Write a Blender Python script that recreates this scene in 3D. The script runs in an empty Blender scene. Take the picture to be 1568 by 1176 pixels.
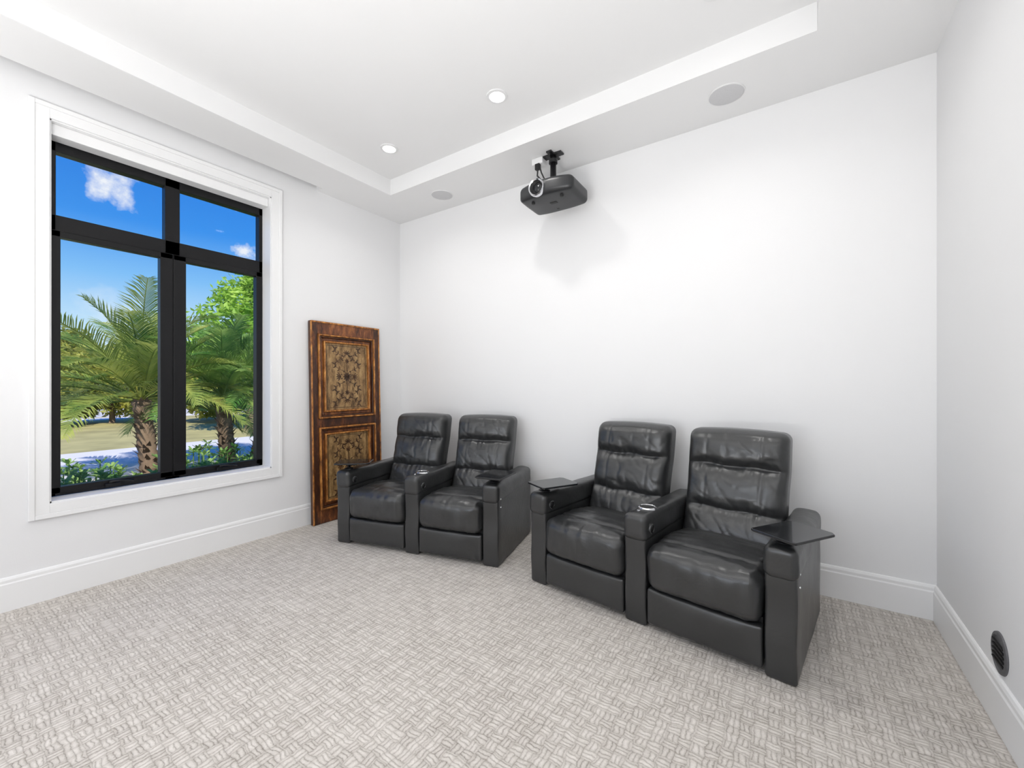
import bpy, bmesh, math, random
from mathutils import Vector, Matrix, noise
random.seed(7)
S=bpy.context.scene
COL=S.collection
S.view_settings.view_transform='Standard'
S.view_settings.look='None'

# ------------------------------------------------------------ materials
def newmat(name):
    m=bpy.data.materials.new(name); m.use_nodes=True
    nt=m.node_tree; return m,nt,nt.nodes['Principled BSDF']
def N(nt,t,**kw):
    n=nt.nodes.new(t)
    for k,v in kw.items(): setattr(n,k,v)
    return n
def L(nt,a,b): nt.links.new(a,b)
def simple(name,col,rough=0.5,metal=0.0,noise_amt=0.0,scale=20,bump=0.0,bscale=80,spec=0.5):
    m,nt,b=newmat(name)
    b.inputs['Base Color'].default_value=(*col,1); b.inputs['Roughness'].default_value=rough
    b.inputs['Metallic'].default_value=metal
    b.inputs['Specular IOR Level'].default_value=spec
    tc=N(nt,'ShaderNodeTexCoord')
    if noise_amt>0:
        n=N(nt,'ShaderNodeTexNoise'); n.inputs['Scale'].default_value=scale; n.inputs['Detail'].default_value=4
        L(nt,tc.outputs['Object'],n.inputs['Vector'])
        mr=N(nt,'ShaderNodeMixRGB'); mr.inputs[1].default_value=(*[c*(1-noise_amt) for c in col],1)
        mr.inputs[2].default_value=(*[min(1,c*(1+noise_amt)) for c in col],1)
        L(nt,n.outputs['Fac'],mr.inputs[0]); L(nt,mr.outputs[0],b.inputs['Base Color'])
    if bump>0:
        n=N(nt,'ShaderNodeTexNoise'); n.inputs['Scale'].default_value=bscale; n.inputs['Detail'].default_value=3
        L(nt,tc.outputs['Object'],n.inputs['Vector'])
        bp=N(nt,'ShaderNodeBump'); bp.inputs['Strength'].default_value=bump; bp.inputs['Distance'].default_value=0.002
        L(nt,n.outputs['Fac'],bp.inputs['Height']); L(nt,bp.outputs[0],b.inputs['Normal'])
    return m
def emis(name,col,s):
    m,nt,b=newmat(name); b.inputs['Emission Color'].default_value=(*col,1); b.inputs['Emission Strength'].default_value=s
    return m
M_wall=simple('wall_paint',(0.82,0.82,0.825),0.7,noise_amt=0.01,scale=2,bump=0.10,bscale=160,spec=0.2)
M_ceil=simple('ceiling_paint',(0.83,0.83,0.83),0.8,noise_amt=0.01,scale=2,spec=0.15)
M_trim=simple('trim_paint',(0.86,0.86,0.86),0.4,noise_amt=0.01,scale=3)
M_black=simple('window_frame_black',(0.006,0.006,0.007),0.35,noise_amt=0.1,spec=0.3)
M_plastic=simple('projector_plastic',(0.022,0.023,0.025),0.35,noise_amt=0.08,bump=0.1,bscale=300)
M_blackmetal=simple('black_metal',(0.012,0.012,0.013),0.35,noise_amt=0.1)
M_tray=simple('tray_gloss_black',(0.012,0.013,0.015),0.08,noise_amt=0.05)
M_chrome=simple('chrome',(0.75,0.76,0.78),0.18,metal=1.0,noise_amt=0.03)
M_grille=simple('speaker_grille',(0.60,0.60,0.61),0.7,noise_amt=0.1,scale=300)
M_whitep=simple('white_plastic',(0.78,0.78,0.78),0.4,noise_amt=0.01)
M_dark=simple('dark_cavity',(0.008,0.008,0.008),0.6,noise_amt=0.1)
M_lamp=emis('downlight_lens',(1,0.97,0.93),14.0)

def leather():
    m,nt,b=newmat('black_leather')
    tc=N(nt,'ShaderNodeTexCoord')
    n1=N(nt,'ShaderNodeTexNoise'); n1.inputs['Scale'].default_value=6; n1.inputs['Detail'].default_value=5
    L(nt,tc.outputs['Object'],n1.inputs['Vector'])
    mr=N(nt,'ShaderNodeMixRGB'); mr.inputs[1].default_value=(0.018,0.0185,0.019,1); mr.inputs[2].default_value=(0.032,0.033,0.034,1)
    L(nt,n1.outputs['Fac'],mr.inputs[0]); L(nt,mr.outputs[0],b.inputs['Base Color'])
    rr=N(nt,'ShaderNodeMapRange'); rr.inputs['To Min'].default_value=0.24; rr.inputs['To Max'].default_value=0.37
    L(nt,n1.outputs['Fac'],rr.inputs['Value']); L(nt,rr.outputs[0],b.inputs['Roughness'])
    b.inputs['Specular IOR Level'].default_value=0.70
    v=N(nt,'ShaderNodeTexVoronoi'); v.inputs['Scale'].default_value=420
    L(nt,tc.outputs['Object'],v.inputs['Vector'])
    n2=N(nt,'ShaderNodeTexNoise'); n2.inputs['Scale'].default_value=12; n2.inputs['Detail'].default_value=3; n2.inputs['Distortion'].default_value=1.8
    L(nt,tc.outputs['Object'],n2.inputs['Vector'])
    b1=N(nt,'ShaderNodeBump'); b1.inputs['Strength'].default_value=0.12; b1.inputs['Distance'].default_value=0.001
    L(nt,v.outputs['Distance'],b1.inputs['Height'])
    b2=N(nt,'ShaderNodeBump'); b2.inputs['Strength'].default_value=0.24; b2.inputs['Distance'].default_value=0.006
    L(nt,n2.outputs['Fac'],b2.inputs['Height']); L(nt,b1.outputs[0],b2.inputs['Normal'])
    L(nt,b2.outputs[0],b.inputs['Normal'])
    return m
M_leather=leather()

def carpet():
    m,nt,b=newmat('carpet_woven')
    tc=N(nt,'ShaderNodeTexCoord')
    nd=N(nt,'ShaderNodeTexNoise'); nd.inputs['Scale'].default_value=20; nd.inputs['Detail'].default_value=3
    L(nt,tc.outputs['Object'],nd.inputs['Vector'])
    sb=N(nt,'ShaderNodeVectorMath',operation='SUBTRACT'); sb.inputs[1].default_value=(0.5,0.5,0.5); L(nt,nd.outputs['Color'],sb.inputs[0])
    sc=N(nt,'ShaderNodeVectorMath',operation='SCALE'); sc.inputs['Scale'].default_value=0.030; L(nt,sb.outputs[0],sc.inputs[0])
    ad=N(nt,'ShaderNodeVectorMath',operation='ADD'); L(nt,tc.outputs['Object'],ad.inputs[0]); L(nt,sc.outputs[0],ad.inputs[1])
    dv=N(nt,'ShaderNodeVectorMath',operation='MULTIPLY'); dv.inputs[1].default_value=(1/0.046,1/0.042,1); L(nt,ad.outputs[0],dv.inputs[0])
    sp=N(nt,'ShaderNodeSeparateXYZ'); L(nt,dv.outputs[0],sp.inputs[0])
    def M(op,a,bv=None):
        n=N(nt,'ShaderNodeMath',operation=op)
        for i,x in enumerate((a,bv)):
            if x is None: continue
            if isinstance(x,(int,float)): n.inputs[i].default_value=x
            else: L(nt,x,n.inputs[i])
        return n.outputs[0]
    X,Y=sp.outputs['X'],sp.outputs['Y']
    fx,fy=M('FLOOR',X),M('FLOOR',Y)
    cb=N(nt,'ShaderNodeCombineXYZ'); L(nt,fx,cb.inputs[0]); L(nt,fy,cb.inputs[1])
    wn=N(nt,'ShaderNodeTexWhiteNoise'); L(nt,cb.outputs[0],wn.inputs['Vector'])
    chk0=M('FLOORED_MODULO',M('ADD',fx,fy),2.0)
    flip=M('GREATER_THAN',wn.outputs['Value'],0.9)
    chk=M('ABSOLUTE',M('SUBTRACT',chk0,flip))
    def stripe(a,n): return M('ABSOLUTE',M('SINE',M('MULTIPLY',a,math.pi*n)))
    sx,sy=stripe(X,2.5),stripe(Y,2.5)
    edge=M('MULTIPLY',M('POWER',stripe(X,1),0.25),M('POWER',stripe(Y,1),0.25))
    mix=N(nt,'ShaderNodeMix'); L(nt,chk,mix.inputs[0]); L(nt,sx,mix.inputs[2]); L(nt,sy,mix.inputs[3])
    h=M('MULTIPLY',M('POWER',mix.outputs[0],0.6),edge)
    nf=N(nt,'ShaderNodeTexNoise'); nf.inputs['Scale'].default_value=150; nf.inputs['Detail'].default_value=3; L(nt,tc.outputs['Object'],nf.inputs['Vector'])
    nm=N(nt,'ShaderNodeTexNoise'); nm.inputs['Scale'].default_value=38; nm.inputs['Detail'].default_value=2; L(nt,tc.outputs['Object'],nm.inputs['Vector'])
    nl=N(nt,'ShaderNodeTexNoise'); nl.inputs['Scale'].default_value=1.6; nl.inputs['Detail'].default_value=3; L(nt,tc.outputs['Object'],nl.inputs['Vector'])
    v=M('ADD',M('MULTIPLY',h,0.50),M('ADD',M('MULTIPLY',wn.outputs['Value'],0.15),M('ADD',M('MULTIPLY',nf.outputs['Fac'],0.40),M('ADD',M('MULTIPLY',nm.outputs['Fac'],0.20),M('MULTIPLY',M('SUBTRACT',nl.outputs['Fac'],0.5),0.15)))))
    cr=N(nt,'ShaderNodeValToRGB'); L(nt,v,cr.inputs[0])
    cr.color_ramp.elements[0].position=0.20; cr.color_ramp.elements[0].color=(0.21,0.182,0.155,1)
    cr.color_ramp.elements[1].position=1.0; cr.color_ramp.elements[1].color=(0.74,0.70,0.655,1)
    e=cr.color_ramp.elements.new(0.56); e.color=(0.515,0.48,0.44,1)
    L(nt,cr.outputs[0],b.inputs['Base Color']); b.inputs['Roughness'].default_value=0.95
    b.inputs['Specular IOR Level'].default_value=0.1
    bp=N(nt,'ShaderNodeBump'); bp.inputs['Strength'].default_value=0.65; bp.inputs['Distance'].default_value=0.006
    L(nt,v,bp.inputs['Height']); L(nt,bp.outputs[0],b.inputs['Normal'])
    return m
M_carpet=carpet()

def glassmat():
    m=bpy.data.materials.new('window_glass'); m.use_nodes=True; nt=m.node_tree; nt.nodes.clear()
    o=N(nt,'ShaderNodeOutputMaterial'); t=N(nt,'ShaderNodeBsdfTransparent'); g=N(nt,'ShaderNodeBsdfGlossy'); g.inputs['Roughness'].default_value=0.02
    mx=N(nt,'ShaderNodeMixShader'); mx.inputs[0].default_value=0.006
    L(nt,t.outputs[0],mx.inputs[1]); L(nt,g.outputs[0],mx.inputs[2]); L(nt,mx.outputs[0],o.inputs[0]); return m
M_glass=glassmat()

def wood(name,c1,c2,c3,sc=7,p0=.36,p1=.66):
    m,nt,b=newmat(name)
    tc=N(nt,'ShaderNodeTexCoord'); mp=N(nt,'ShaderNodeMapping'); mp.inputs['Scale'].default_value=(1,1,0.35); L(nt,tc.outputs['Object'],mp.inputs[0])
    n=N(nt,'ShaderNodeTexNoise'); n.inputs['Scale'].default_value=sc; n.inputs['Detail'].default_value=9; n.inputs['Roughness'].default_value=0.75; L(nt,mp.outputs[0],n.inputs['Vector'])
    cr=N(nt,'ShaderNodeValToRGB'); L(nt,n.outputs['Fac'],cr.inputs[0])
    cr.color_ramp.elements[0].position=p0; cr.color_ramp.elements[0].color=(*c1,1)
    cr.color_ramp.elements[1].position=p1; cr.color_ramp.elements[1].color=(*c3,1)
    e=cr.color_ramp.elements.new((p0+p1)/2); e.color=(*c2,1)
    L(nt,cr.outputs[0],b.inputs['Base Color']); b.inputs['Roughness'].default_value=0.42
    bp=N(nt,'ShaderNodeBump'); bp.inputs['Strength'].default_value=0.4; bp.inputs['Distance'].default_value=0.004; L(nt,n.outputs['Fac'],bp.inputs['Height']); L(nt,bp.outputs[0],b.inputs['Normal'])
    return m
M_wd=wood('antique_wood_dark',(0.020,0.008,0.005),(0.065,0.022,0.009),(0.25,0.080,0.022),14,.36,.70)
M_wr=wood('antique_wood_russet',(0.040,0.013,0.006),(0.16,0.050,0.015),(0.40,0.15,0.040),16,.36,.66)
M_wo=wood('antique_wood_gilt',(0.08,0.026,0.007),(0.38,0.14,0.028),(0.70,0.33,0.08),26,.36,.64)
M_oc=wood('antique_ochre_paint',(0.075,0.038,0.015),(0.29,0.17,0.066),(0.50,0.33,0.145),24)
M_orn=wood('antique_ornament',(0.018,0.009,0.005),(0.06,0.027,0.011),(0.17,0.085,0.034),30)

def leafmat(name,c1,c2,sc=1.2):
    m=bpy.data.materials.new(name); m.use_nodes=True; nt=m.node_tree; b=nt.nodes['Principled BSDF']; o=nt.nodes['Material Output']
    tc=N(nt,'ShaderNodeTexCoord'); n=N(nt,'ShaderNodeTexNoise'); n.inputs['Scale'].default_value=sc; n.inputs['Detail'].default_value=6; L(nt,tc.outputs['Object'],n.inputs['Vector'])
    cr=N(nt,'ShaderNodeValToRGB'); cr.color_ramp.elements[0].position=0.35; cr.color_ramp.elements[1].position=0.65
    cr.color_ramp.elements[0].color=(*c1,1); cr.color_ramp.elements[1].color=(*c2,1); L(nt,n.outputs['Fac'],cr.inputs[0])
    L(nt,cr.outputs[0],b.inputs['Base Color']); b.inputs['Roughness'].default_value=0.5; b.inputs['Specular IOR Level'].default_value=0.3
    tr=N(nt,'ShaderNodeBsdfTranslucent'); L(nt,cr.outputs[0],tr.inputs[0])
    mx=N(nt,'ShaderNodeMixShader'); mx.inputs[0].default_value=0.4; L(nt,b.outputs[0],mx.inputs[1]); L(nt,tr.outputs[0],mx.inputs[2]); L(nt,mx.outputs[0],o.inputs[0])
    return m
M_palm=leafmat('palm_leaf',(0.12,0.25,0.05),(0.62,0.64,0.15),2.0)
M_palm2=leafmat('palm_leaf_green',(0.09,0.24,0.05),(0.40,0.56,0.13),2.0)
M_tree=leafmat('tree_leaf',(0.18,0.40,0.04),(0.55,0.76,0.13))
M_btree=leafmat('background_leaf',(0.17,0.24,0.04),(0.58,0.55,0.11),0.9)
M_shrub=leafmat('shrub_leaf',(0.13,0.31,0.07),(0.38,0.55,0.18),3)
M_bark=simple('bark',(0.26,0.18,0.12),0.9,noise_amt=0.5,scale=14,bump=0.8,bscale=30)
M_grass=simple('lawn',(0.42,0.37,0.16),0.95,noise_amt=0.5,scale=1.4,bump=0.5,bscale=60)
M_soil=simple('mulch',(0.10,0.07,0.045),0.95,noise_amt=0.4,scale=20)
M_drive=simple('driveway_concrete',(0.70,0.67,0.66),0.9,noise_amt=0.06,scale=1.5)
M_street=simple('street_asphalt',(0.56,0.54,0.53),0.9,noise_amt=0.08,scale=2)
M_carp=simple('car_paint',(0.75,0.76,0.78),0.25,noise_amt=0.02)

# ------------------------------------------------------------ geometry helpers
def empty(name,loc=(0,0,0),rz=0.0):
    e=bpy.data.objects.new(name,None); COL.objects.link(e); e.location=loc; e.rotation_euler=(0,0,rz); e.empty_display_size=0.1; return e
def mobj(name,verts,faces,mat,parent=None,smooth=False):
    me=bpy.data.meshes.new(name); me.from_pydata([tuple(v) for v in verts],[],faces); me.validate(); me.update()
    if smooth:
        for p in me.polygons: p.use_smooth=True
    if mat: me.materials.append(mat)
    o=bpy.data.objects.new(name,me); COL.objects.link(o)
    if parent: o.parent=parent
    return o
def boxes(name,lst,mat,parent=None,bev=0.0):
    vs=[];fs=[]
    for (x0,x1,y0,y1,z0,z1) in lst:
        b=len(vs)
        vs+=[(x0,y0,z0),(x1,y0,z0),(x1,y1,z0),(x0,y1,z0),(x0,y0,z1),(x1,y0,z1),(x1,y1,z1),(x0,y1,z1)]
        fs+=[(b,b+3,b+2,b+1),(b+4,b+5,b+6,b+7),(b,b+1,b+5,b+4),(b+1,b+2,b+6,b+5),(b+2,b+3,b+7,b+6),(b+3,b,b+4,b+7)]
    o=mobj(name,vs,fs,mat,parent)
    if bev>0:
        m=o.modifiers.new('bev','BEVEL'); m.width=bev; m.segments=3; m.limit_method='ANGLE'
    return o
def axis_coords(half,r,n,nr):
    a=half-r; out=[]
    for k in range(nr): out.append(-a-r*math.tan(math.pi/4*(1-k/nr)))
    for k in range(n+1): out.append(-a+2*a*k/n)
    for k in range(nr-1,-1,-1): out.append(a+r*math.tan(math.pi/4*(1-k/nr)))
    return out
def rbox(name,c,size,r,mat,parent=None,n=(6,6,6),nr=3,disp=None,sub=0):
    H=[s/2 for s in size]; r=min(r,min(H)*0.98)
    A=[axis_coords(H[i],r,n[i],nr) for i in range(3)]
    D=[len(a) for a in A]; idx={}; vs=[]; fs=[]
    def vid(i,j,k):
        key=(i,j,k)
        if key in idx: return idx[key]
        q=Vector((A[0][i],A[1][j],A[2][k]))
        cc=Vector([max(-(H[t]-r),min(H[t]-r,q[t])) for t in range(3)])
        d=q-cc
        nn=d.normalized() if d.length>1e-9 else Vector((0,0,1))
        p=cc+nn*r
        if disp: p=disp(p,nn,H)
        idx[key]=len(vs); vs.append(p+Vector(c)); return idx[key]
    for ax in range(3):
        u,v=(ax+1)%3,(ax+2)%3
        for side in (0,D[ax]-1):
            for a in range(D[u]-1):
                for b in range(D[v]-1):
                    q=[]
                    for da,db in ((0,0),(1,0),(1,1),(0,1)):
                        t=[0,0,0]; t[ax]=side; t[u]=a+da; t[v]=b+db; q.append(vid(*t))
                    if side==0: q.reverse()
                    fs.append(tuple(q))
    o=mobj(name,vs,fs,mat,parent,True)
    if sub:
        m=o.modifiers.new('s','SUBSURF'); m.levels=sub; m.render_levels=sub
    return o
def lathe(name,prof,mat,parent=None,seg=40,loc=(0,0,0),axis='Z',smooth=True):
    vs=[];fs=[]
    for (r,z) in prof:
        for k in range(seg):
            a=2*math.pi*k/seg; p=(r*math.cos(a),r*math.sin(a),z)
            if axis=='Y': p=(p[0],p[2],p[1])
            if axis=='X': p=(p[2],p[0],p[1])
            vs.append((p[0]+loc[0],p[1]+loc[1],p[2]+loc[2]))
    for i in range(len(prof)-1):
        for k in range(seg):
            k2=(k+1)%seg; fs.append((i*seg+k,i*seg+k2,(i+1)*seg+k2,(i+1)*seg+k))
    fs.append(tuple(range(seg))); fs.append(tuple(range((len(prof)-1)*seg,len(prof)*seg)))
    o=mobj(name,vs,fs,mat,parent,False)
    if smooth:
        for p in o.data.polygons: p.use_smooth=len(p.vertices)==4
        m=o.modifiers.new('e','EDGE_SPLIT'); m.split_angle=math.radians(40)
    bm=bmesh.new(); bm.from_mesh(o.data); bmesh.ops.recalc_face_normals(bm,faces=bm.faces); bm.to_mesh(o.data); bm.free()
    return o
def tubegeo(pts,rad,seg=8,vs=None,fs=None):
    vs=[] if vs is None else vs; fs=[] if fs is None else fs
    pts=[Vector(p) for p in pts]; b0=len(vs)
    for i,p in enumerate(pts):
        t=(pts[min(i+1,len(pts)-1)]-pts[max(i-1,0)]).normalized()
        up=Vector((0,0,1)) if abs(t.z)<0.9 else Vector((1,0,0))
        a=t.cross(up).normalized(); b=t.cross(a)
        r=rad[i] if isinstance(rad,(list,tuple)) else rad
        for k in range(seg):
            an=2*math.pi*k/seg; vs.append(p+a*math.cos(an)*r+b*math.sin(an)*r)
    for i in range(len(pts)-1):
        for k in range(seg):
            k2=(k+1)%seg; fs.append((b0+i*seg+k,b0+i*seg+k2,b0+(i+1)*seg+k2,b0+(i+1)*seg+k))
    fs.append(tuple(b0+k for k in range(seg))); fs.append(tuple(b0+(len(pts)-1)*seg+k for k in range(seg)))
    return vs,fs
def tube(name,pts,rad,mat,parent=None,seg=10):
    vs,fs=tubegeo(pts,rad,seg); return mobj(name,vs,fs,mat,parent,True)
def slab(name,outline,z0,z1,mat,parent=None,bev=0.003):
    n=len(outline); vs=[(x,y,z0) for x,y in outline]+[(x,y,z1) for x,y in outline]
    fs=[tuple(range(n-1,-1,-1)),tuple(range(n,2*n))]+[(i,(i+1)%n,n+(i+1)%n,n+i) for i in range(n)]
    o=mobj(name,vs,fs,mat,parent)
    if bev: m=o.modifiers.new('b','BEVEL'); m.width=bev; m.segments=2; m.limit_method='ANGLE'
    return o

# ------------------------------------------------------------ room shell
XL,XR,YB,YF=-3.88,0.665,3.33,-3.3
ZS,ZC=3.245,3.40
WY0,WY1,WZ0,WZ1=0.522,1.860,0.600,3.020
T=0.25
boxes('floor',[(XL-0.25,XR+0.25,YF-0.25,YB+0.25,-0.1,0)],M_carpet)
boxes('wall_left',[(XL-T,XL,YF-T,WY0,0,ZC+.1),(XL-T,XL,WY1,YB+T,0,ZC+.1),(XL-T,XL,WY0,WY1,0,WZ0),(XL-T,XL,WY0,WY1,WZ1,ZC+.1)],M_wall)
boxes('wall_back',[(XL,XR,YB,YB+T,0,ZC+.1)],M_wall)
boxes('wall_right',[(XR,XR+T,YF-T,YB+T,0,ZC+.1)],M_wall)
FX0,FX1,FZ0,FZ1=-3.1,-0.1,0.7,2.8  # opening for the made-up window that lets fill light in
boxes('wall_front',[(XL,FX0,YF-T,YF,0,ZC+.1),(FX1,XR,YF-T,YF,0,ZC+.1),(FX0,FX1,YF-T,YF,0,FZ0),(FX0,FX1,YF-T,YF,FZ1,ZC+.1)],M_wall)
TX0,TX1,TY0,TY1=-3.361,0.094,-2.73,2.763
SLX,SLY=-3.79,2.29
boxes('ceiling',[(XL-T,XR+T,YF-T,YB+T,ZC,ZC+0.15),
  (SLX,TX0,YF,YB,ZS,ZC+.02),(XL,SLX,SLY,YB,ZS,ZC+.02),
  (TX1,XR,YF,YB,ZS,ZC+.02),(TX0,TX1,TY1,YB,ZS,ZC+.02),(TX0,TX1,YF,TY0,ZS,ZC+.02)],M_ceil)
def baseboard(name,p0,p1,nrm):
    prof=[(0,0),(0.018,0),(0.018,0.160),(0.014,0.168),(0.014,0.184),(0.009,0.196),(0.004,0.2),(0,0.2)]
    vs=[];n=len(prof)
    for p in (p0,p1):
        for (t,z) in prof: vs.append((p[0]+nrm[0]*t,p[1]+nrm[1]*t,z))
    fs=[(i,(i+1)%n,n+(i+1)%n,n+i) for i in range(n)]+[tuple(range(n)),tuple(range(2*n-1,n-1,-1))]
    o=mobj(name,vs,fs,M_trim)
    bm=bmesh.new(); bm.from_mesh(o.data); bmesh.ops.recalc_face_normals(bm,faces=bm.faces); bm.to_mesh(o.data); bm.free()
baseboard('baseboard_left',(XL,YF),(XL,YB),(1,0))
baseboard('baseboard_back',(XL,YB),(XR,YB),(0,-1))
baseboard('baseboard_right',(XR,YF),(XR,YB),(-1,0))
baseboard('baseboard_front',(XL,YF),(XR,YF),(0,1))

# ------------------------------------------------------------ window 1
w=empty('window_1')
c=0.090
def casing(th,a,b):
    y0,y1,z0,z1=WY0-a,WY1+a,WZ0-a,WZ1+a; q=a-b
    x0,x1=XL,XL+th
    return [(x0,x1,y0,y0+q,z0,z1),(x0,x1,y1-q,y1,z0,z1),(x0,x1,y0+q,y1-q,z0,z0+q),(x0,x1,y0+q,y1-q,z1-q,z1)]
boxes('casing_outer',casing(0.022,c,0.062),M_trim,w,0.003)
boxes('casing_inner',casing(0.017,0.062,0.0),M_trim,w,0.002)
boxes('reveal_lining',[(XL-.14,XL+.004,WY0-.001,WY0+.008,WZ0,WZ1),(XL-.14,XL+.004,WY1-.008,WY1+.001,WZ0,WZ1),(XL-.14,XL+.004,WY0,WY1,WZ0-.001,WZ0+.010),(XL-.14,XL+.004,WY0,WY1,WZ1-.008,WZ1+.001)],M_trim,w)
boxes('shade_cassette',[(XL-.135,XL-.03,WY0+.01,WY1-.01,2.94,3.012)],M_trim,w,0.004)
fx0,fx1=-4.09,-4.02
yl,yr,zb,zt=WY0+.008,WY1-.006,0.612,2.945
boxes('frame',[(fx0,fx1,yl,yl+.04,zb,zt),(fx0,fx1,yr-.03,yr,zb,zt),(fx0,fx1,yl,yr,zb,zb+.035),(fx0,fx1,yl,yr,zt-.065,zt),
   (fx0,fx1,yl,yr,2.36,2.463),(fx0,fx1,1.143,1.237,zb,zt)],M_black,w,0.003)
def sash2(name,y0,y1,ql,qr,z0,z1,q,x0,x1):
    boxes(name,[(x0,x1,y0,y0+ql,z0,z1),(x0,x1,y1-qr,y1,z0,z1),(x0,x1,y0,y1,z0,z0+q),(x0,x1,y0,y1,z1-q,z1)],M_black,w,0.003)
sash2('sash_left',0.545,1.189,.045,.077,0.63,2.36,0.040,-4.075,-4.012)
sash2('sash_right',1.195,1.845,.080,.047,0.63,2.36,0.040,-4.075,-4.012)
boxes('glass',[(-4.056,-4.052,yl+.01,yr-.01,zb+.01,zt-.01)],M_glass,w)
for yy in (0.85,1.53):
    tube('crank_handle',[(-4.005,yy-.02,.655),(-3.985,yy,.664),(-3.98,yy+.05,.658),(-3.985,yy+.10,.652)],[.011,.009,.007,.009],M_black,w)
    boxes('crank_base',[(-4.01,-3.985,yy-.05,yy+.03,.628,.650)],M_black,w,0.004)
w2=empty('added_fill_window')  # made-up window behind the camera, added to carry the fill light
boxes('frame',[(FX0,FX0+.06,YF-.15,YF-.08,FZ0,FZ1),(FX1-.06,FX1,YF-.15,YF-.08,FZ0,FZ1),(FX0,FX1,YF-.15,YF-.08,FZ0,FZ0+.06),(FX0,FX1,YF-.15,YF-.08,FZ1-.06,FZ1),(-1.63,-1.57,YF-.15,YF-.08,FZ0,FZ1)],M_black,w2,0.003)
boxes('casing',[(FX0-.09,FX0,YF,YF+.02,FZ0-.09,FZ1+.09),(FX1,FX1+.09,YF,YF+.02,FZ0-.09,FZ1+.09),(FX0,FX1,YF,YF+.02,FZ0-.09,FZ0),(FX0,FX1,YF,YF+.02,FZ1,FZ1+.09)],M_trim,w2,0.003)

# ------------------------------------------------------------ ceiling fixtures
def area(name,loc,rot,size,power,col=(1,1,1),shape='DISK',sy=None,spread=math.pi):
    l=bpy.data.lights.new(name,'AREA'); l.shape=shape; l.size=size
    if sy: l.size_y=sy
    l.energy=power; l.color=col; l.spread=spread
    o=bpy.data.objects.new(name,l); COL.objects.link(o); o.location=loc; o.rotation_euler=rot; return o
for ly in (2.386,0.0,-2.2):
    for lx in (-2.92,-1.756,-0.34):
        e=empty('downlight',(lx,ly if lx!=-.34 or ly<2 else 2.37,ZC))
        lathe('trim_ring',[(0.075,0.0),(0.074,-0.008),(0.055,-0.010),(0.052,-0.001)],M_whitep,e,32)
        lathe('lens',[(0.052,0.0),(0.052,-0.004)],M_lamp,e,32)
        a=area('downlight_lamp',(0,0,-0.014),(0,0,0),0.10,(4.4 if ly>1 else 2.6),(1,0.985,0.96),spread=math.radians(135)); a.parent=e
for (sx,sy) in ((-2.928,3.05),(-0.3755,3.04),(-0.3755,-2.95),(-2.9,-2.95)):
    e=empty('ceiling_speaker',(sx,sy,ZS))
    lathe('grille',[(0.102,0.0),(0.102,-0.004),(0.09,-0.007),(0.03,-0.009)],M_grille,e,48)
    lathe('rim',[(0.110,0.0),(0.109,-0.005),(0.103,-0.006),(0.102,0.0)],M_whitep,e,48)
area('window_fill_light',((FX0+FX1)/2,YF-.3,1.75),(math.radians(90),0,0),3.0,58,(1.0,0.99,0.985),'RECTANGLE',2.1)  # added area fill outside the invented opening, brightens the room from behind
# added unseen fill light, low behind the camera, brightening the ceiling from below
area('added_uplight',(-0.9,-0.8,0.8),(math.radians(180-5),0,0),1.5,102,(1,0.995,0.99),'DISK')

e=empty('wall_outlet_plate',(XR,2.432,0.292))
lathe('plate',[(0.080,0.0),(0.078,-0.006),(0.066,-0.009),(0.062,-0.004),(0.020,-0.004)],simple('outlet_dark',(0.10,0.10,0.105),0.6,noise_amt=0.5,scale=60),e,40,axis='X')
for zz in (-.035,-.0175,0,.0175,.035):
    boxes('slat',[(-0.011,-0.003,-.052,.052,zz-.003,zz+.003)],M_dark,e)

# ------------------------------------------------------------ projector
P=empty('ceiling_projector',(-1.655,3.02,2.905))
def pd(p,n,H):
    q=p.copy(); t=abs(q.x)/H[0]
    q.z*= (1.0-0.20*t*t) if q.z>0 else (1.0-0.32*max(0,t-.4)**1.3)
    if q.y<0: q.y*= (1.0-0.24*t**2.2)
    if q.z<0 and q.y<0: q.z*= 1-0.25*(abs(q.y)/H[1])**2
    q.z+= -0.03*(q.y/H[1])*0.2
    return q
rbox('body',(0,0,0),(0.49,0.35,0.145),0.040,M_plastic,P,(10,8,3),3,pd,1)
lathe('lens_ring',[(0.056,0.02),(0.070,0.0),(0.070,-0.028),(0.064,-0.036),(0.056,-0.030),(0.050,0.0)],M_chrome,P,40,(-0.045,-0.165,0.004),'Y')
lathe('lens_barrel',[(0.055,0.0),(0.053,-0.028),(0.038,-0.014),(0.036,-0.004)],M_blackmetal,P,40,(-0.045,-0.165,0.004),'Y')
lathe('lens_glass',[(0.037,-0.004),(0.027,-0.012),(0.01,-0.016)],M_tray,P,30,(-0.045,-0.165,0.004),'Y')
for i in range(9):
    boxes('vent',[(0.075+.011*i,0.080+.011*i,-0.163+.0016*i*i*.5,-0.10,-0.025,0.03-.001*i)],M_dark,P)
    boxes('side_vent',[(0.17,0.236-.002*abs(i-4),-0.085+.02*i,-0.077+.02*i,-0.022,0.024)],M_dark,P)
boxes('badge',[(-.01,.05,-.03,.0,-.074,-.0705)],M_dark,P)
for fx,fy in ((-.13,-.09),(.13,-.09),(0,.1)): lathe('foot',[(0.014,0.0),(0.014,-0.016),(0.01,-0.018)],M_dark,P,16,(fx,fy,-.059))
tube('column',[(0,0.01,.07),(0,0.01,.339)],0.025,M_blackmetal,P,16)
boxes('mount_plate',[(-.085,.085,-.020,.040,.325,.339),(-.024,.024,-.07,.09,.325,.339)],M_blackmetal,P,.003)
rbox('swivel_head',(0,.01,.115),(.08,.08,.055),.012,M_blackmetal,P,(2,2,2),2)
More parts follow.
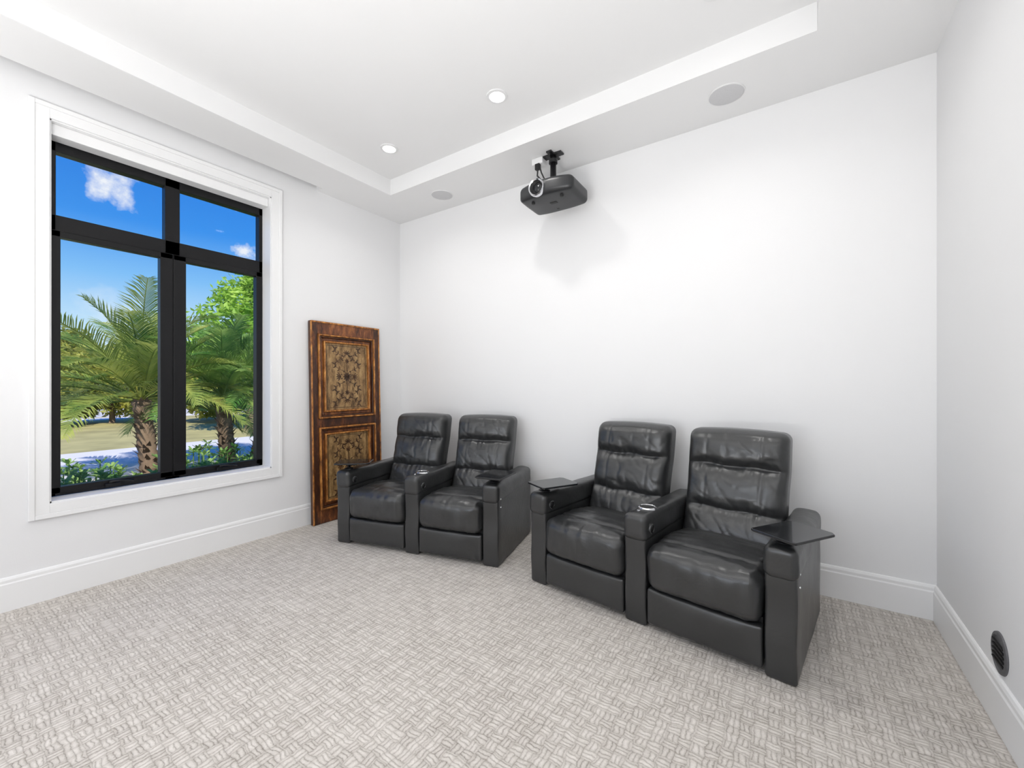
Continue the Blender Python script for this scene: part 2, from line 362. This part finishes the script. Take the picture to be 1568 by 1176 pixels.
lathe('collar',[(0.036,.0),(0.036,.03),(0.026,.035)],M_blackmetal,P,20,(0,.01,.265))
for ax,ay in ((-.12,-.07),(.12,-.07),(-.12,.09),(.12,.09)):
    tube('spider_arm',[(0,.01,.085),(ax*.5,ay*.5,.082),(ax,ay,.078),(ax,ay,.05)],.009,M_blackmetal,P)
tube('knob',[(-.035,.01,.12),(-.06,0,.12)],.012,M_blackmetal,P)
rbox('power_box',(-.135,.01,.312),(.105,.075,.055),.008,M_whitep,P,(2,2,2),2)
boxes('plug',[(-.155,-.110,-.03,.0,.240,.29)],M_blackmetal,P,.004)
tube('cable',[(-.132,-.015,.25),(-.135,-.02,.19),(-.11,.03,.15),(-.05,.09,.13),(-.03,.12,.08),(-.05,.15,.03)],.007,M_blackmetal,P)
tube('cable',[(-.115,-.01,.26),(-.09,-.03,.20),(-.08,.0,.16),(-.02,.03,.13)],.006,M_blackmetal,P)

# ------------------------------------------------------------ recliners
def sm(x): x=max(0,min(1,x)); return x*x*(3-2*x)
def wr(p,sx,sy,sz,seed): return noise.noise(Vector((p.x*sx+seed,p.y*sy,p.z*sz)))
def groove(x,x0,w): return math.exp(-((x-x0)/w)**2)
def recliner_pair(loc,rz,W,D,trays,seed):
    E=empty('theater_recliner_loveseat',loc,rz)
    aw=0.135; sw=(W-3*aw)/2
    arms=[0,aw+sw,2*(aw+sw)]
    for ai,ax in enumerate(arms):
        cx=ax+aw/2
        def adl(p,n,H):
            q=p.copy()
            if n.y<-.5: q.y+=0.004*math.sin(q.z*20)
            q.x+=0.003*wr(p,0,5,5,seed+ai); return q
        rbox('arm_body',(cx,D/2+.006,.255),(aw-.008,D-.012,.50),.014,M_leather,E,(3,12,10),2,adl)
        def adp(p,n,H):
            q=p.copy()
            q.z+= .008*(1-(q.x/H[0])**2) if n.z>0 else 0
            q+=n*(.003*wr(p,20,9,20,seed+3*ai))
            if n.z>0.3: q+= Vector((0,0,-.008))*groove(q.y,-H[1]+.33,.006)
            if q.z>-.03: q.z-= .012*sm((q.y+H[1])/(2*H[1]))
            return q
        rbox('arm_pad',(cx,D/2-.004,.540),(aw+.006,D+.004,.145),.034,M_leather,E,(4,26,3),3,adp,1)
        if ai<2:
            lathe('control_button',[(.024,0),(.024,.006),(.019,.009),(.017,.005),(.012,.008)],M_blackmetal,E,24,(ax+aw+.002,.075,.535),'X')
            lathe('control_ring',[(.027,0),(.027,.003),(.024,.004)],M_chrome,E,24,(ax+aw+.002,.075,.535),'X')
    cy=.175; cx=arms[1]+aw/2
    lathe('cup_holder_ring',[(.044,.0),(.044,.008),(.047,.011),(.051,.008),(.053,.0)],M_chrome,E,40,(cx,cy,.615))
    lathe('cup_holder_well',[(.045,.005),(.035,.0035)],M_dark,E,32,(cx,cy,.615))
    lathe('touch_button',[(.010,.0),(.010,.004),(.006,.006)],M_chrome,E,20,(cx-.01,cy-.095,.619))
    for zz in (.50,.44): lathe('stud',[(.006,0),(.005,.004)],M_chrome,E,12,(W+.0,.05,zz),'X')
    for si in range(2):
        x0=arms[si]+aw; cx=x0+sw/2; sd=seed+17*si
        def pan(p,n,H):
            q=p.copy()
            if n.y<-.3: q.y-= .010*(1-(q.x/H[0])**4)*(1-(q.z/H[2])**4) - .004*wr(p,8,1,10,sd)
            return q
        rbox('footrest_panel',(cx,.036,.128),(sw-.006,.06,.195),.014,M_leather,E,(14,2,8),2,pan,1)
        boxes('under_frame',[(x0+.01,x0+sw-.01,.06,D-.06,.04,.25)],M_dark,E)
        def seat(p,n,H):
            q=p.copy(); fx=q.x/H[0]; yy=q.y+H[1]
            if q.z>0:
                q.z+= .024*(1-abs(fx)**2.5)*(1-((yy-.30)/.36)**2 if yy<.6 else 0)
                q.z-= .014*groove(yy,.12+.03*fx*fx,.009)
                q.z-= .03*sm((yy-.25)/.35)
            if n.y<-.2:
                q.y-= .028*(1-abs(fx)**3)*(1-abs(q.z/H[2])**3*.8)
            w1=wr(p,9,24,12,sd)*.005+wr(p,38,7,9,sd+5)*.0055*(1-sm((yy-.02)/.25)) 
            q+=n*w1
            edge=sm((abs(fx)-.72)/.28)
            q+=n*(.006*edge*math.sin(yy*75+sd)) if n.z>.1 else Vector()
            return q
        rbox('seat_cushion',(cx,.300,.347),(sw-.004,.64,.235),.058,M_leather,E,(26,34,6),4,seat,1)
        bh=.68; thk=.15
        seams=[0.0,.31,.69,1.0]
        def back(p,n,H):
            q=p.copy(); t=(q.z+H[2])/(2*H[2]); fx=q.x/H[0]
            if n.y<-.05 or q.y<0:
                pf=0
                tt=t+.006*math.sin(fx*7+sd)*(1 if .1<t<.9 else 0)
                for a,b in zip(seams[:-1],seams[1:]):
                    if a<=tt<=b:
                        tau=(tt-a)/(b-a); pf=max(0,1-abs(2*tau-1)**2.8)**.8
                amp=.056 if t>.69 else (.052 if t>.31 else .042)
                k=max(0,-n.y)
                d=amp*pf*(1-abs(fx)**5*.7)
                vg=groove(fx,-.56,.018)+groove(fx,.56,.018)
                if t>.31: d-=.010*vg*pf
                near=max(groove(t,.31,.07),groove(t,.69,.07))
                d+=near*.013*wr(p,34,1,5,sd)
                a1=abs(wr(Vector((p.x*1.0+p.z*.8,0,p.z-p.x*.5)),9,1,4,sd+4))
                d-= .004*groove(a1,0,.05)*(.4+.6*pf)
                d+=.006*wr(p,7,1,16,sd+9)+.002*wr(p,22,3,34,sd+2)
                q.y-= d*k
            if n.z>.3: q.z+= .012*(1-fx*fx)
            q.x*= 1.0+ (.02 if t>.45 else 0)*sm((t-.45)*4)
            q.y+= (t-.0)*.185
            q.y+= .018*math.sin(t*math.pi)
            return q
        rbox('backrest',(cx,.585,.712),(sw-.004,thk,bh),.045,M_leather,E,(40,4,56),4,back,1)
        boxes('rear_panel',[(x0+.005,x0+sw-.005,D-.07,D-.03,.03,.45)],M_leather,E,.01)
    for (tx,ty,ta) in trays:
        H=[( -.105,-.135),(-.09,-.145),(.09,-.145),(.105,-.135),(.105,.125),(.085,.145),(-.085,.145),(-.105,.125)]
        ca,sa=math.cos(ta),math.sin(ta)
        out=[(tx+x*ca-y*sa,ty+x*sa+y*ca) for x,y in H]
        slab('tray_top',out,.668,.680,M_tray,E)
        axx=min(arms,key=lambda a:abs(a+aw/2-tx))+aw/2
        lathe('tray_base',[(.040,0),(.040,.008),(.03,.014),(.018,.018)],M_blackmetal,E,28,(axx,.085,.614))
        tube('tray_post',[(axx,.085,.62),(axx,.085,.668)],.014,M_chrome,E,16)
        tube('tray_bracket',[(axx,.085,.660),(tx,ty,.662)],.012,M_blackmetal,E,10)
        rbox('tray_hub',(tx,ty,.659),(.09,.09,.016),.007,M_blackmetal,E,(2,2,1),2)
    return E
recliner_pair((-3.234,2.078,0),math.radians(14.2),1.49,.80,[(.10,.11,math.radians(-62)),(1.45,.06,math.radians(-5))],3.1)
recliner_pair((-1.508,2.418,0),math.radians(-7.8),1.53,.85,[(.13,.10,math.radians(-20)),(1.50,.075,math.radians(-25))],41.7)

# ------------------------------------------------------------ antique door panel leaning on left wall
dh,dw=1.96,0.79
DE=empty('antique_painted_door_panel',(-3.80,2.195,0.002))
DE.rotation_euler=(0,math.radians(-1.6),0)
def bx(name,y0,y1,z0,z1,x0,x1,mat,bev=.004): return boxes(name,[(x0,x1,y0,y1,z0,z1)],mat,DE,bev)
bx('backing',.01,dw-.01,.01,dh-.01,-.018,.004,M_wd)
bx('stile_left',0,.072,0,dh,-.018,.028,M_wd,.006); bx('stile_right',dw-.072,dw,0,dh,-.018,.028,M_wd,.006)
bx('rail_top',.072,dw-.072,dh-.125,dh,-.018,.027,M_wr,.006); bx('rail_bottom',.072,dw-.072,0,.13,-.018,.027,M_wr,.006)
bx('rail_mid',.072,dw-.072,.925,1.01,-.018,.027,M_wd,.006)
bx('edge_bead_left',0.0,.014,0,dh,.016,.034,M_wo); bx('edge_bead_right',dw-.014,dw,0,dh,.016,.034,M_wo); bx('edge_bead_top',0,dw,dh-.016,dh,.016,.035,M_wo)
def ring(name,y0,y1,z0,z1,q,xa,xb,mat,bev=.004):
    boxes(name,[(xa,xb,y0,y0+q,z0,z1),(xa,xb,y1-q,y1,z0,z1),(xa,xb,y0+q,y1-q,z0,z0+q),(xa,xb,y0+q,y1-q,z1-q,z1)],mat,DE,bev)
for (z0,z1) in ((1.01,dh-.125),(.13,.925)):
    ring('moulding_outer',.072,dw-.072,z0,z1,.016,.0,.048,M_wo,.006)
    ring('moulding_step',.088,dw-.088,z0+.016,z1-.016,.016,.0,.034,M_wd,.006)
    ring('moulding_cove',.104,dw-.104,z0+.032,z1-.032,.030,.0,.014,M_wr,.006)
    ring('moulding_inner',.134,dw-.134,z0+.062,z1-.062,.016,.0,.034,M_wo,.006)
    bx('painted_panel',.150,dw-.150,z0+.078,z1-.078,.0,.010,M_oc,.003)
    ring('painted_border',.170,dw-.170,z0+.098,z1-.098,.005,.006,.0115,M_orn,0)
    cy,cz=dw/2,(z0+z1)/2; hh=(z1-z0)/2-.12
    vs=[];fs=[]
    def petal(y,z,a,l,wd):
        wd*=.8
        b=len(vs); n=10
        for i in range(n):
            t=2*math.pi*i/n; ly=l/2+l/2*math.cos(t); lz=wd/2*math.sin(t)*(1.2-.5*math.cos(t))
            vs.append((.0120,y+ly*math.cos(a)-lz*math.sin(a),z+ly*math.sin(a)+lz*math.cos(a)))
        fs.append(tuple(range(b,b+n)))
    for k in range(10): petal(cy,cz,k*math.pi/5,.050,.020)
    for k in range(10): petal(cy+.055*math.cos(k*.628+.3),cz+.055*math.sin(k*.628+.3),k*.628+.3,.022,.012)
    for sz in (-1,1):
        for sy in (-1,1):
            prev=None
            for i in range(20):
                t=i/19
                y=cy+sy*(.02+.12*abs(math.sin(t*5.2))); z=cz+sz*(.05+hh*.85*t)
                if prev:
                    a=math.atan2(z-prev[1],y-prev[0]); petal(prev[0],prev[1],a,math.hypot(z-prev[1],y-prev[0])*1.2,.006)
                    if i%2==0:
                        petal(y,z,a+1.0,.036,.014); petal(y,z,a-1.0,.036,.014)
                prev=(y,z)
        for k in range(7): petal(cy,cz+sz*hh*.55,k*2*math.pi/7,.030,.014)
        for k in range(5): petal(cy,cz+sz*hh*.78,math.pi/2*sz+(k-2)*.5,.05,.012)
        petal(cy,cz,sz*math.pi/2,hh*.8,.007)
    for sy in (-1,1):
        for k in range(5): petal(cy+sy*.07,cz,(0 if sy>0 else math.pi)+(k-2)*.45,.06,.014)
    mobj('painted_floral_ornament',vs,fs,M_orn,DE)

# ------------------------------------------------------------ exterior
boxes('lawn',[(-22.99,-12.41,-80,80,-.35,-.10),(-24.99,-24.41,-120,120,-.35,-.10),(-260,-35.01,-200,200,-.35,-.10)],M_grass)
boxes('planting_bed',[(-8.69,-4.2,-6,12,-.35,-.10)],M_soil)
boxes('driveway',[(-12.4,-8.7,-60,60,-.35,-.09)],M_drive)
boxes('street',[(-35,-25,-150,150,-.35,-.10)],M_street)
boxes('sidewalk',[(-24.4,-23,-150,150,-.35,-.09)],M_drive)

def palm(name,loc,H,trunks,nf,Lf,seed,mat,low=-105):
    rnd=random.Random(seed); E=empty(name,loc)
    for (tx,ty,lx,ly) in trunks:
        pts=[];rad=[]
        for i in range(25):
            t=i/24; pts.append((tx+lx*t,ty+ly*t,0.0+H*t)); rad.append((.12-.02*t+.06*max(0,t-.75))*(1+.14*(i%2)))
        tube('trunk',pts,rad,M_bark,E,12)
        vs=[];fs=[]
        for i in range(90):
            t=rnd.uniform(.05,1); a=rnd.uniform(0,6.28); r=.11
            p=Vector((tx+lx*t+r*math.cos(a),ty+ly*t+r*math.sin(a),H*t)); o=Vector((math.cos(a),math.sin(a),.9))*.09; s=Vector((-math.sin(a),math.cos(a),0))*.035
            b=len(vs); vs+=[p-s,p+s,p+o]; fs.append((b,b+1,b+2))
        mobj('trunk_boots',vs,fs,M_bark,E)
        vs=[];fs=[]
        for f in range(nf):
            az=f*2.399+rnd.uniform(-.2,.2); el=math.radians(86+low*(f/nf)**1.0+rnd.uniform(-6,6)); Lh=Lf*rnd.uniform(.85,1.1)
            cur=Vector((tx+lx,ty+ly,H)); n=24; pts=[]
            droop=rnd.uniform(.8,1.4)
            hd=Vector((math.cos(az),math.sin(az),0))
            for i in range(n+1):
                t=i/n; e=el-droop*t*t
                pts.append(cur.copy()); cur=cur+(hd*math.cos(e)+Vector((0,0,math.sin(e))))*Lh/n
            tubegeo(pts[::4],[.014*(1-.8*i/7) for i in range(len(pts[::4]))],4,vs,fs)
            sd=Vector((-math.sin(az),math.cos(az),0))
            for i in range(4,n+1):
                for hf in (0,.33,.67):
                    if i==n and hf: continue
                    p=pts[i].lerp(pts[min(i+1,n)],hf)
                    tg=(pts[min(i+1,n)]-pts[i-1]).normalized(); t=i/n
                    ll=Lf*.25*math.sin(math.pi*min(1,.15+t*.85))**.6*rnd.uniform(.85,1.1)+.04
                    up=tg.cross(sd)
                    if up.z<0: up=-up
                    for s in (-1,1):
                        d=(sd*s*.75+tg*.85+up*.25+Vector((rnd.uniform(-.1,.1),)*3)).normalized()
                        wv=tg*.0095
                        mid=p+d*ll*.5; tip=p+d*ll+Vector((0,0,-ll*.18))
                        if tip.z<.12: continue
                        b=len(vs); vs+=[p-wv,p+wv,mid+wv*1.1,mid-wv*1.1,tip]
                        fs.append((b,b+1,b+2,b+3)); fs.append((b+3,b+2,b+4))
        mobj('fronds',vs,fs,mat,E)
    return E
palm('palm_tree',(-8.45,2.22,-.1),1.20,[(0,0,-.05,-.10)],33,1.85,5,M_palm,-95)
palm('palm_tree',(-8.35,3.28,-.1),1.20,[(0,0,.0,-.10),(.1,.42,.05,.2)],23,1.65,11,M_palm2,-95)

def leafcloud(vs,fs,rnd,c,R,n,sz,shell=.55):
    for _ in range(n):
        v=Vector((rnd.gauss(0,1),rnd.gauss(0,1),rnd.gauss(0,1))).normalized()
        r=rnd.uniform(shell,1.0)*(1+.35*noise.noise(v*2.5+Vector(c)))
        p=Vector((c[0]+v.x*R[0]*r,c[1]+v.y*R[1]*r,c[2]+v.z*R[2]*r))
        if p.z<.4: continue
        a=Vector((rnd.gauss(0,1),rnd.gauss(0,1),rnd.gauss(0,.6))).normalized(); b_=a.cross(Vector((rnd.gauss(0,1),rnd.gauss(0,1),rnd.gauss(0,1)))).normalized()
        s=sz*rnd.uniform(.6,1.3); b=len(vs)
        vs+=[p-a*s,p-b_*s*.35,p+a*s,p+b_*s*.35]; fs.append((b,b+1,b+2,b+3))
def tree(name,loc,h,blobs,n,sz,mat,seed):
    rnd=random.Random(seed); E=empty(name,loc)
    tube('trunk',[(0,0,0),(.08,.03,h*.3),(0,0,h*.6),(.1,0,h*.85)],[.2,.16,.12,.05],M_bark,E,10)
    vs=[];fs=[]; tv=[];tf=[]
    for (x,y,z,r) in blobs:
        leafcloud(vs,fs,rnd,(x,y,z),(r,r,r*.85),n,sz); tubegeo([(0,0,h*.45),(x*.5,y*.5,(h*.45+z)/2),(x,y,z)],[.07,.05,.02],6,tv,tf)
    mobj('branches',tv,tf,M_bark,E); o=mobj('foliage',vs,fs,mat,E); return E,o
tree('shade_tree',(-14.6,6.4,-.1),4.0,[(0,-.6,3.2,1.1),(.2,.6,3.6,1.2),(-.4,0,4.2,.9),(.3,-.9,2.4,1.1),(.2,.5,2.0,1.1),(.2,1.4,2.6,1.2),(.1,.3,4.7,.6),(0,1.9,3.6,1.2)],1500,.11,M_tree,3)
rb=random.Random(9)
E0,f0=tree('background_tree',(-38,3.6,-.1),5,[(0,0,3.0,2.1),(.8,1.8,2.5,1.8),(-.5,-1.9,2.6,1.8),(0,.4,4.0,1.3),(.6,-.3,1.9,1.9),(0,2.4,1.4,1.4),(0,-2.4,1.4,1.4)],1100,.22,M_btree,8)
def inst(x,y,s,sz,r):
    e=empty('background_tree',(x,y,-.1),r); e.scale=(s,s,sz)
    for ch in E0.children:
        o=bpy.data.objects.new(ch.name.split('.')[0],ch.data); COL.objects.link(o); o.parent=e
for i in range(15):
    inst(-39-rb.uniform(0,5),-6+i*3.0+rb.uniform(-1,1),rb.uniform(.75,1.1),rb.uniform(.8,1.15),rb.uniform(0,6))
inst(-20.0,2.3,.48,.58,1.0)
inst(-21.0,4.4,.46,.52,2.2)
inst(-19.0,7.3,.50,.52,4.0)
rnd=random.Random(21); vs=[];fs=[]
for _ in range(560):
    x=rnd.uniform(-7.7,-5.6); y=rnd.uniform(-.8,5.2); z0=.18+.24*noise.noise(Vector((x*1.3,y*1.3,0)))+rnd.uniform(-.15,.12)
    for k in range(9):
        a=k*.698+rnd.uniform(-.3,.3); el=rnd.uniform(.1,.9); l=rnd.uniform(.08,.13)
        d=Vector((math.cos(a)*math.cos(el),math.sin(a)*math.cos(el),math.sin(el))); s=Vector((-math.sin(a),math.cos(a),0))
        p=Vector((x,y,z0)); b=len(vs)
        vs+=[p,p+d*l*.5+s*l*.17,p+d*l*.85+s*l*.12,p+d*l+Vector((0,0,-.01)),p+d*l*.85-s*l*.12,p+d*l*.5-s*l*.17]
        fs.append((b,b+1,b+2,b+3,b+4,b+5))
    tubegeo([(x,y,-.09),(x+.01,y,z0)],[.008,.006],4,vs,fs)
mobj('shrub_hedge',vs,fs,M_shrub)
C=empty('parked_car',(-29.5,3.0,-.10))
prof=[(-2.2,.35),(-2.2,.75),(-1.95,.95),(-1.3,1.0),(-.75,1.42),(.7,1.45),(1.45,1.0),(2.05,.85),(2.2,.6),(2.2,.35)]
n=len(prof); vs=[(.85,y,z) for y,z in prof]+[(-.85,y,z) for y,z in prof]
vs=[(x*(.82 if z>1.2 else 1),y,z) for x,y,z in vs]
fs=[tuple(range(n)),tuple(range(2*n-1,n-1,-1))]+[(i,(i+1)%n,n+(i+1)%n,n+i) for i in range(n)]
o=mobj('body',vs,fs,M_carp,C); m=o.modifiers.new('b','BEVEL'); m.width=.07; m.segments=3
for s in (-1,1):
    g=[(s*.80,-1.15,1.02),(s*.80,1.25,1.02),(s*.72,.65,1.38),(s*.72,-.7,1.36)]
    g=[Vector(p)+Vector((s*.06,0,0)) for p in g]; mobj('side_windows',g,[(0,1,2,3)],M_tray,C)
    for yy in (-1.35,1.35): lathe('wheel',[(.33,-.1),(.33,.1),(.2,.12)],M_dark,C,24,(s*.78,yy,.33),'X')

# ------------------------------------------------------------ world + sun
wd=bpy.data.worlds.new('World'); S.world=wd; wd.use_nodes=True; nt=wd.node_tree
bg=nt.nodes['Background']
tc=N(nt,'ShaderNodeTexCoord'); sp=N(nt,'ShaderNodeSeparateXYZ'); L(nt,tc.outputs['Generated'],sp.inputs[0])
cr=N(nt,'ShaderNodeValToRGB'); L(nt,sp.outputs['Z'],cr.inputs[0])
el=cr.color_ramp.elements
el[0].position=0.0; el[0].color=(0.78,0.89,0.97,1)
el[1].position=0.45; el[1].color=(0.012,0.16,0.70,1)
for ps,cl in ((.10,(.53,.77,.97,1)),(.19,(.22,.53,.94,1)),(.28,(.045,.29,.85,1))):
    e=el.new(ps); e.color=cl
nz=N(nt,'ShaderNodeTexNoise'); nz.inputs['Scale'].default_value=30; nz.inputs['Detail'].default_value=8; nz.inputs['Roughness'].default_value=.6; L(nt,tc.outputs['Generated'],nz.inputs['Vector'])
prev=cr.outputs[0]
for (cd,rad,st,fl) in (((-.921,.190,.322),.046,.95,1),((-.890,.378,.2555),.034,.9,1),((-.875,.357,.328),.018,.6,1),((-.93,.20,.12),.06,.35,1)):
    ds=N(nt,'ShaderNodeVectorMath',operation='DISTANCE'); ds.inputs[1].default_value=Vector(cd).normalized(); L(nt,tc.outputs['Generated'],ds.inputs[0])
    m1=N(nt,'ShaderNodeMath',operation='MULTIPLY_ADD'); m1.inputs[1].default_value=-.10; m1.inputs[2].default_value=.05+.012; L(nt,nz.outputs['Fac'],m1.inputs[0])
    m2=N(nt,'ShaderNodeMath',operation='ADD'); L(nt,ds.outputs['Value'],m2.inputs[0]); L(nt,m1.outputs[0],m2.inputs[1])
    mr=N(nt,'ShaderNodeMapRange'); mr.inputs['From Min'].default_value=rad; mr.inputs['From Max'].default_value=rad*.3; mr.inputs['To Max'].default_value=st; L(nt,m2.outputs[0],mr.inputs['Value'])
    mx=N(nt,'ShaderNodeMixRGB'); mx.inputs[2].default_value=(.9,.93,.97,1); L(nt,mr.outputs[0],mx.inputs[0]); L(nt,prev,mx.inputs[1]); prev=mx.outputs[0]
L(nt,prev,bg.inputs[0]); bg.inputs[1].default_value=1.0
sun=bpy.data.lights.new('sun','SUN'); sun.energy=4.8; sun.angle=.01; sun.color=(1,.96,.88)
so=bpy.data.objects.new('sun',sun); COL.objects.link(so)
so.rotation_euler=Vector((-.62,.25,-.75)).to_track_quat('-Z','Y').to_euler()

# ------------------------------------------------------------ camera
cam=bpy.data.cameras.new('camera'); cam.sensor_width=36; cam.lens=637/1568*36; cam.clip_end=1000; cam.clip_start=.02
co=bpy.data.objects.new('camera',cam); COL.objects.link(co); co.location=(0,0,1.35); co.rotation_euler=(math.radians(90),0,math.radians(34.3))
S.camera=co
